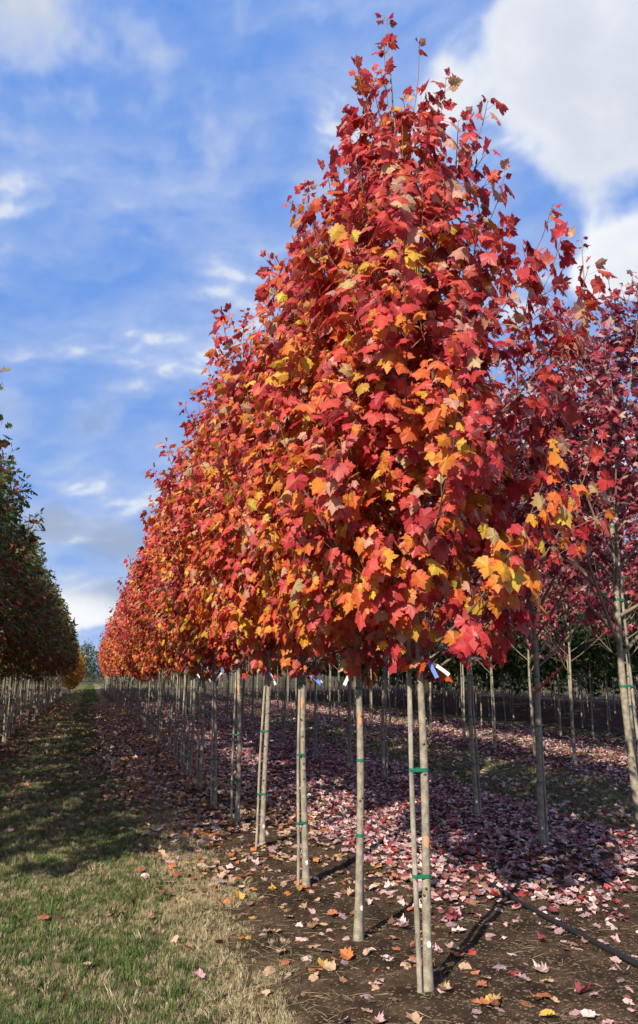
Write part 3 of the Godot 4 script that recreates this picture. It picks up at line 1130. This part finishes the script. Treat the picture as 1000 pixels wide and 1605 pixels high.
func plant_rows() -> void:
	rng.seed = 5
	var scarlet := {"H": 5.55, "low": 1.46, "R": 0.92, "prof": [0.55, 0.76, 0.90, 0.98, 1.0, 0.90, 0.71, 0.44, 0.22, 0.08], "nb": 48, "rise": [0.95, 0.75], "shoots": 11, "sl": 0.36, "gap": 0.050, "leaf": 0.094, "colors": "scarlet", "miss": 0.12, "tip": 14, "inner": 0.4, "face": 1.0, "hang": 1.2, "on_trunk": 46}
	# the red and orange row beside the aisle
	var spots := [[1.66, -3.66, 5.60], [1.57, -4.40, 5.5], [1.605, -5.613, 5.75], [1.555, -6.85, 5.65], [1.545, -8.0, 5.75], [1.50, -9.16, 5.7], [1.505, -10.45, 5.6], [1.53, -11.65, 5.5]]
	for k in spots.size():
		var s: Dictionary = scarlet.duplicate()
		s.H = spots[k][2]
		s.exact = true
		s.warm = [0.0, 0.1, -0.05, 0.08, 0.12, 0.05, 0.25, 0.1][k]
		var at := Vector3(spots[k][0], height(spots[k][0], spots[k][1]), spots[k][1])
		if k == 0:
			s.lean = Vector3(-0.11, 0, 0.02)
			s.push = Vector3(0.16, 0, 0.06)
			s.r0 = 0.0245
			s.nb = 52
		var label: String = [
			"tallest red and orange maple at the row end, orange ribbon on its trunk",
			"second maple of the scarlet row, stake hidden behind its pale trunk",
			"third maple of the scarlet row, with blue tag and two green ties"][k] if k < 3 else "%s maple from the open end of the scarlet row beside the grass aisle" % ORDINAL[k]
		var t := near_tree("maple_tree", s, (100 if k < 2 else 140) + k, at, 0.0, "fine" if k < 4 else "mid", 3 if k < 3 else 2, 300 if k < 4 else (120 if k < 6 else 0), label, "red and orange maples in the row beside the aisle")
		t.at = at
		row_a.append(t)
	var mids := []
	for k in 5:
		var sv := scarlet.duplicate()
		sv.warm = [0.0, 0.22, 0.08, 0.3, 0.15][k]
		mids.append(proto("maple_tree", sv, 200 + k, "mid", 1))
	var small := scarlet.duplicate()
	small.leaf = 0.15
	small.gap = 0.105
	small.nb = 32
	small.shoots = 8
	var fars := []
	for k in 4:
		small.warm = [0.3, 0.12, 0.38, 0.22][k]
		fars.append(proto("maple_tree", small, 230 + k, "far", 0))
	var z := -12.85
	var j := 0
	while z > -80.0:
		var far := z < -27.0
		var from: Node3D = fars[j % 4] if far else mids[j % 5]
		var at := Vector3(1.55 + rng.randf_range(-0.05, 0.05), 0, z + rng.randf_range(-0.08, 0.08))
		at.y = height(at.x, at.z)
		plant("maple_tree", from, at, rng.randf() * TAU, rng.randf_range(0.90, 1.06), ("%s maple from the open end of the scarlet row beside the grass aisle" % ORDINAL[j + 8]) if j + 8 < ORDINAL.size() else "red and orange maple farther down the staked row beside the grass aisle", "red and orange maples in the row beside the aisle")
		far_stake(at, Vector3(-0.036, 0, 0.012), rng.randf_range(1.6, 1.9), ("thin wooden stake of the %s maple in the scarlet row" % ORDINAL[j + 8]) if j + 8 < ORDINAL.size() else "thin wooden stake tied to a maple farther down the scarlet row", "stakes of the scarlet row", not far)
		z -= 1.2
		j += 1
	for n in mids + fars: n.queue_free()
	# wine-red rows behind it, thinning, their lower branches bare
	var wine := {"H": 5.3, "low": 1.55, "R": 1.05, "prof": [0.25, 0.55, 0.85, 1.0, 1.0, 0.92, 0.78, 0.58, 0.36, 0.14], "nb": 34, "rise": [1.35, 0.8], "shoots": 15, "sl": 0.42, "gap": 0.044, "leaf": 0.074, "colors": "wine", "miss": 0.10, "empty": 0.96, "bare": 0.2, "limb": 0.55, "tip": 10, "r0": 0.028, "hang": 0.8}
	var bspots := [[4.08, -5.02, 5.35], [4.03, -6.30, 5.0], [4.12, -7.68, 5.2], [4.18, -9.2, 5.1], [4.22, -10.65, 5.2]]
	for k in bspots.size():
		var s: Dictionary = wine.duplicate()
		s.H = bspots[k][2]
		s.exact = true
		if k == 0:
			s.r0 = 0.031
			s.limb = 0.62
		var at := Vector3(bspots[k][0], height(bspots[k][0], bspots[k][1]), bspots[k][1])
		var label: String = "wine red maple with thick pale forked limbs at the end of its row" if k == 0 else "%s wine red maple in the half-bare row behind the scarlet maples" % ORDINAL[k]
		var t := near_tree("maple_tree", s, 300 + k, at, 0.0, "mid", 2, 150 if k == 0 else 0, label, "wine red maples thinning behind the scarlet row")
		t.at = at
		stake_for(at, Vector3(0.055, 0, -0.02) if k != 0 else Vector3(0.065, 0, -0.01), t, 2.9 if k == 0 else 1.8, 0.0115, [0.55, 1.05, 1.5] if k else [0.5, 1.42, 2.1, 2.7], "wooden stake tied to the %s wine red maple" % ("forked" if k == 0 else ORDINAL[k]), "stakes of the wine red row")
		paint_patch(t, 0.16, PI * 0.5 + 0.35, 0.02, 0.03, M.white_paint, 900 + k)
	var wines := []
	for k in 5:
		wines.append(proto("maple_tree", wine, 330 + k, "mid", 1))
	var wine_far := wine.duplicate()
	wine_far.leaf = 0.12
	wine_far.gap = 0.085
	wine_far.nb = 28
	wine_far.shoots = 10
	var winef := []
	for k in 3:
		winef.append(proto("maple_tree", wine_far, 350 + k, "far", 0))
	for row in [[ROW_B, -12.1, -60.0, 1.42, "wine red maple farther down the half-bare row behind the scarlet maples", "wine red maples thinning behind the scarlet row", "thin stake farther down the wine red row behind the scarlet maples"],
			[ROW_C, -8.6, -56.0, 1.45, "wine red maple in the row just across the second grass strip", "wine red maples across the second grass strip", "thin stake in the row just across the second grass strip"]]:
		z = row[1]
		j = 0
		while z > row[2]:
			var far := z < -24.0
			var at := Vector3(row[0] + rng.randf_range(-0.1, 0.1), 0, z + rng.randf_range(-0.1, 0.1))
			at.y = height(at.x, at.z)
			plant("maple_tree", winef[j % 3] if far else wines[j % 5], at, rng.randf() * TAU, rng.randf_range(0.93, 1.06), ("%s wine red maple in the half-bare row behind the scarlet maples" % ORDINAL[j + 5]) if row[0] == ROW_B and j < 9 else row[4], row[5])
			far_stake(at, Vector3(-0.038, 0, 0.01), rng.randf_range(1.6, 1.95), ("thin stake of the %s wine red maple behind the scarlet row" % ORDINAL[j + 5]) if row[0] == ROW_B and j < 9 else row[6], row[6], not far)
			z -= row[3]
			j += 1
	for n in wines + winef: n.queue_free()
	# green rows beyond
	var green := {"H": 4.9, "low": 1.38, "R": 1.15, "prof": [0.75, 0.95, 1.0, 1.0, 0.95, 0.85, 0.65, 0.45, 0.25, 0.1], "nb": 34, "rise": [0.9, 0.7], "shoots": 9, "sl": 0.38, "gap": 0.085, "leaf": 0.14, "colors": "green", "miss": 0.15, "tip": 8, "r0": 0.024}
	var greens := []
	for k in 3:
		greens.append(proto("maple_tree", green, 400 + k, "far", 0))
	var gold := green.duplicate()
	gold.colors = "gold"
	gold.low = 0.35
	gold.H = 4.2
	var golds := []
	for k in 2:
		golds.append(proto("maple_tree", gold, 420 + k, "far", 0))
	for row in [[11.2, -12.6, -62.0, 1.3, greens, "dark green leafy tree in the first green row beyond the red ones", "green trees beyond the red rows"],
			[13.8, -15.2, -62.0, 1.3, greens, "dark green leafy tree in the second green row beyond the red ones", "green trees in the second green row"],
			[16.6, -18.5, -64.0, 1.5, greens, "dark green leafy tree in the third green row beyond the red ones", "green trees in the third green row"],
			[19.4, -22.0, -64.0, 1.5, greens, "dark green leafy tree in the fourth green row beyond the red ones", "green trees in the fourth green row"],
			[21.9, -25.0, -66.0, 1.5, greens, "dark green leafy tree in the fifth green row beyond the red ones", "green trees in the fifth green row"],
			[26.6, -30.0, -70.0, 1.9, greens, "dark green leafy tree in the sixth green row beyond the red ones", "green trees in the sixth green row"],
			[30.5, -35.0, -76.0, 1.9, greens, "dark green leafy tree in the outermost row of the nursery", "green trees of the outermost row"]]:
		z = row[1]
		j = 0
		while z > row[2]:
			var at := Vector3(row[0] + rng.randf_range(-0.1, 0.1), 0, z + rng.randf_range(-0.1, 0.1))
			at.y = height(at.x, at.z)
			plant("young_tree", row[4][j % row[4].size()], at, rng.randf() * TAU, rng.randf_range(0.93, 1.06), row[5], row[6])
			z -= row[3]
			j += 1
	for n in greens: n.queue_free()
	var shrub := green.duplicate()
	shrub.low = 0.25
	shrub.H = 4.0
	var shrubs := [proto("tall_shrub", shrub, 440, "far", 0), proto("tall_shrub", shrub, 441, "far", 0)]
	for k in 16:
		plant("tall_shrub", shrubs[k % 2], Vector3(-13.0 + k * 1.9 + rng.randf_range(-0.4, 0.4), 0, -118.0 + rng.randf_range(-3, 3)), rng.randf() * TAU, rng.randf_range(0.75, 1.15), "dark green shrub closing the far end of the grass aisle", "shrubs closing the aisle")
	z = -28.0
	for k in 24:
		plant("tall_shrub", shrubs[k % 2], Vector3(24.4 + rng.randf_range(-0.4, 0.4), 0, z), rng.randf() * TAU, rng.randf_range(0.85, 1.2), "dark green shrub with leaves down to the soil behind the green rows", "shrubs behind the green rows")
		z -= 1.9
	for n in shrubs: n.queue_free()
	# the oaks along the other side of the aisle
	var oak := {"H": 5.1, "low": 1.40, "R": 0.98, "prof": [0.75, 0.95, 1.0, 0.95, 0.86, 0.74, 0.60, 0.44, 0.27, 0.08], "nb": 44, "rise": [0.75, 0.6], "shoots": 10, "sl": 0.36, "gap": 0.05, "leaf": 0.125, "colors": "oak", "miss": 0.15, "tip": 12, "r0": 0.026, "hang": 0.45, "shoot_up": 0.15, "sag": 0.02}
	var oaks := []
	for k in 5:
		oaks.append(proto("oak_tree", oak, 500 + k, "oak", 1))
	var oak_far := oak.duplicate()
	oak_far.leaf = 0.17
	oak_far.gap = 0.085
	oak_far.nb = 36
	var oakf := []
	for k in 3:
		oakf.append(proto("oak_tree", oak_far, 520 + k, "oak_far", 0))
	for row in [[ROW_L, -5.25, -57.0, 1.25, "green and bronze young oak in the row lining the aisle", "young oaks lining the aisle"], [ROW_M, -4.5, -60.0, 2.1, "green and bronze young oak in the row behind the aisle oaks", "young oaks in the row behind"],
			[-8.4, -8.0, -46.0, 1.5, "green and bronze young oak in a mostly unseen row added to block skylight", "mostly unseen oaks added to block skylight"]]:  # this outermost oak row is added, mostly out of view, to block skylight
		z = row[1]
		j = 0
		while z > row[2]:
			var far := z < -24.0
			var at := Vector3(row[0] + rng.randf_range(-0.06, 0.06), 0, z + rng.randf_range(-0.1, 0.1))
			at.y = height(at.x, at.z)
			plant("oak_tree", oakf[j % 3] if far else oaks[j % 5], at, rng.randf() * TAU, rng.randf_range(0.93, 1.08), row[4], row[5])
			if row[0] == ROW_L:
				far_stake(at, Vector3(0.036, 0, 0.014), rng.randf_range(1.5, 1.8), "thin wooden stake tied to an oak lining the aisle", "stakes of the oak row", not far)
			z -= row[3]
			j += 1
	for n in oaks + oakf: n.queue_free()
	z = -58.5
	for k in 12:
		plant("young_tree", golds[k % 2], Vector3(ROW_L + 0.30 + rng.randf_range(-0.1, 0.15), 0, z), rng.randf() * TAU, rng.randf_range(0.85, 1.05), "golden young tree at the end of the oak row by the aisle", "golden trees at the end of the oak row")
		z -= 1.5
	for n in golds: n.queue_free()

func small_things() -> void:
	# stakes of the nearest scarlet maples: [offset, height, heights of the ties]
	var st := [[Vector3(-0.052, 0, 0.012), 2.15, [0.52, 1.02, 1.52]], [Vector3(0.034, 0, -0.036), 1.45, [0.56, 0.98, 1.40]], [Vector3(-0.068, 0, 0.01), 1.56, [0.44, 0.92, 1.44]],
		[Vector3(-0.066, 0, 0.01), 1.58, [0.44, 0.98]], [Vector3(-0.062, 0, 0.0), 1.52, [0.42, 0.88]], [Vector3(-0.04, 0, 0.02), 1.6, [0.5, 0.98, 1.45]], [Vector3(-0.045, 0, 0.01), 1.7, [0.5, 1.0, 1.5]], [Vector3(-0.045, 0, 0.01), 1.7, [0.5, 1.0, 1.5]]]
	for k in row_a.size():
		var t: Dictionary = row_a[k]
		stake_for(t.at, st[k][0], t, st[k][1], 0.0135 if k == 0 else 0.0115, st[k][2], "%s taped to the %s scarlet maple" % ["long weathered wooden stake" if k == 0 else "thin wooden stake", "end" if k == 0 else ORDINAL[k]], "stakes of the scarlet row")
		var face: float = PI * 0.5 + [0.25, -0.15, 0.2, 0.1, 0.1, 0.2, 0.1, 0.0][k] - 0.25
		if k < 6:
			paint_patch(t, 0.17 if k else 0.215, face, 0.020, 0.034, M.white_paint, 700 + k)
		if k in [0, 1, 2, 4]:
			paint_patch(t, [0.68, 1.22, 1.30, 0, 1.36][k], face + (0.2 if k == 0 else 0.7), 0.026, 0.07 if k == 0 else 0.09, M.orange_paint, 720 + k)
		if k < 5:
			var q := RandomNumberGenerator.new()
			q.seed = 800 + k
			for n in 8:
				var y := q.randf_range(0.3, 1.4)
				var g := PI * 0.5 + q.randf_range(-1.3, 1.3)
				var o := Vector3(cos(g), 0, sin(g))
				var kn := Buf.new()
				var c0: Vector3 = t.axis.call(y) + o * t.girth.call(y) * 0.86
				tube(kn, [c0, c0 + o * 0.004, c0 + o * 0.0062 + Vector3(0, 0.001, 0)], [0.0085, 0.0075, 0.003], 7, true)
				part("knot", kn.mesh(M.knot), t.trunk_node)
	var a: Vector3 = row_a[0].at
	var b: Vector3 = row_a[1].at
	var c: Vector3 = row_a[2].at
	var d: Vector3 = row_a[3].at
	var right := Vector3(0.957, 0, 0.29)
	plant_tag(a + Vector3(0.01, 1.565, 0.085), right * 0.55 + Vector3(0, -0.95, 0), 0.095, M.tag_blue, "blue plastic tag beside the orange ribbon on the end maple", "plant_tag", 0.021, right)
	plant_tag(a + Vector3(0.045, 1.55, 0.07), right * 1.0 + Vector3(0, -0.62, 0), 0.10, M.tag_white, "white plastic tag beside the orange ribbon on the end maple", "plant_tag", 0.018, Vector3(0.2, 1, 0))
	plant_tag(a + Vector3(0.03, 1.56, 0.07), -right * 1.0 + Vector3(0, -0.25, 0), 0.15, M.ribbon_orange, "orange ribbon tied round the trunk of the end maple", "ribbon", 0.026, Vector3(0.1, 1, 0.2))
	plant_tag(b + Vector3(-0.05, 1.50, 0.06), -right * 0.5 + Vector3(0, -0.9, 0), 0.085, M.tag_white, "white plastic tag hanging from the second scarlet maple", "plant_tag", 0.02, right)
	plant_tag(b + Vector3(-0.045, 1.52, 0.055), right * 0.9 + Vector3(0, -0.35, 0), 0.04, M.tag_blue, "short blue loop above the white tag on the second scarlet maple", "plant_tag", 0.022, Vector3(0.1, 1, 0))
	plant_tag(c + Vector3(0.0, 1.51, 0.06), right * 0.8 + Vector3(0, -0.62, 0), 0.12, M.tag_blue, "blue plastic tag on the third scarlet maple", "plant_tag", 0.024, Vector3(0.5, 0.8, 0))
	plant_tag(c + Vector3(0.075, 1.51, 0.06), right * 0.4 + Vector3(0, -0.95, 0), 0.10, M.tag_white, "white plastic tag hanging beside the blue one on the third scarlet maple", "plant_tag", 0.012, right)
	plant_tag(d + Vector3(0.03, 1.50, 0.05), right * 0.5 + Vector3(0, -0.9, 0), 0.12, M.tag_white, "white plastic tag on the fourth scarlet maple", "plant_tag", 0.018, right)
	for k in [5, 6, 7]:
		var e: Vector3 = row_a[k].at
		plant_tag(e + Vector3(0.03, 1.50, 0.05), (right if k != 5 else -right) * 0.6 + Vector3(0, -0.8, 0), 0.11, M.tag_white, "white plastic tag on the %s scarlet maple" % ORDINAL[k], "plant_tag", 0.018, right)
	plant_tag(Vector3(4.08, 1.72, -7.60), right * 1.0 + Vector3(0, -0.05, 0), 0.12, M.tag_white, "white tag stretched between branches of the third wine red maple", "plant_tag", 0.02, Vector3(0, 1, 0.2))
	plant_tag(Vector3(4.17, 1.62, -9.1), right * 0.3 + Vector3(0, -0.95, 0), 0.11, M.tag_white, "white tag on the fourth wine red maple", "plant_tag", 0.018, right)
	plant_tag(Vector3(4.30, 1.62, -6.2), -right * 0.75 + Vector3(0, -0.62, 0.1), 0.36, M.ribbon_red, "dark red ribbon hanging from the second wine red maple", "ribbon", 0.022, Vector3(0.3, 1, 0.2))
	# drip hose
	var hb := Buf.new()
	var pts := []
	var radii := []
	var z := -2.4
	while z > -40.0:
		var x := 2.915 + 0.045 * sin(z * 0.7) + 0.02 * sin(z * 2.1 + 1.0)
		pts.append(Vector3(x, height(x, z) + 0.020, z))
		radii.append(0.0165)
		z -= 0.12 if z > -12.0 else 0.5
	# the hose is stiff: even out the bumps of the soil
	for pass_ in 6:
		for k in range(1, pts.size() - 1):
			pts[k].y = maxf((pts[k - 1].y + pts[k].y * 2.0 + pts[k + 1].y) * 0.25, height(pts[k].x, pts[k].z) + 0.008)
	tube(hb, pts, radii, 10)
	tag(part("irrigation_hose", hb.mesh(M.hose), self), "black irrigation hose lying on leaf-strewn soil between two tree rows", "hose")

func far_trees() -> void:
	# tall dark trees that close the view at the end of the aisle
	var big := {"H": 11.0, "low": 0.5, "R": 3.2, "prof": [0.85, 1.0, 1.0, 1.0, 0.95, 0.9, 0.75, 0.6, 0.4, 0.2], "nb": 44, "rise": [2.6, 1.8], "shoots": 11, "sl": 1.3, "gap": 0.28, "leaf": 0.42, "colors": "green", "miss": 0.1, "tip": 10, "r0": 0.2, "hang": 0.5}
	var protos := [proto("tall_tree", big, 600, "oak_far", 0), proto("tall_tree", big, 601, "oak_far", 0)]
	var spots := [[-9.0, -150, 1.0], [-3.6, -146, 0.8], [-0.6, -160, 0.74], [2.6, -150, 0.72], [12, -150, 1.1], [-16, -152, 1.0], [20, -158, 1.05], [-24, -160, 1.1], [30, -155, 1.0], [-34, -150, 1.2], [52, -80, 0.9], [60, -88, 1.0], [56, -98, 0.95], [66, -74, 0.9], [62, -106, 1.1], [54, -116, 1.0], [46, -128, 1.0], [70, -92, 1.1], [38, -140, 1.0], [76, -82, 1.0]]
	for k in spots.size():
		plant("tall_tree", protos[k % 2], Vector3(spots[k][0], 0, spots[k][1]), k * 1.7, spots[k][2], "tall dark tree standing beyond the far end of the nursery rows", "tall trees beyond the rows")
	for n in protos: n.queue_free()
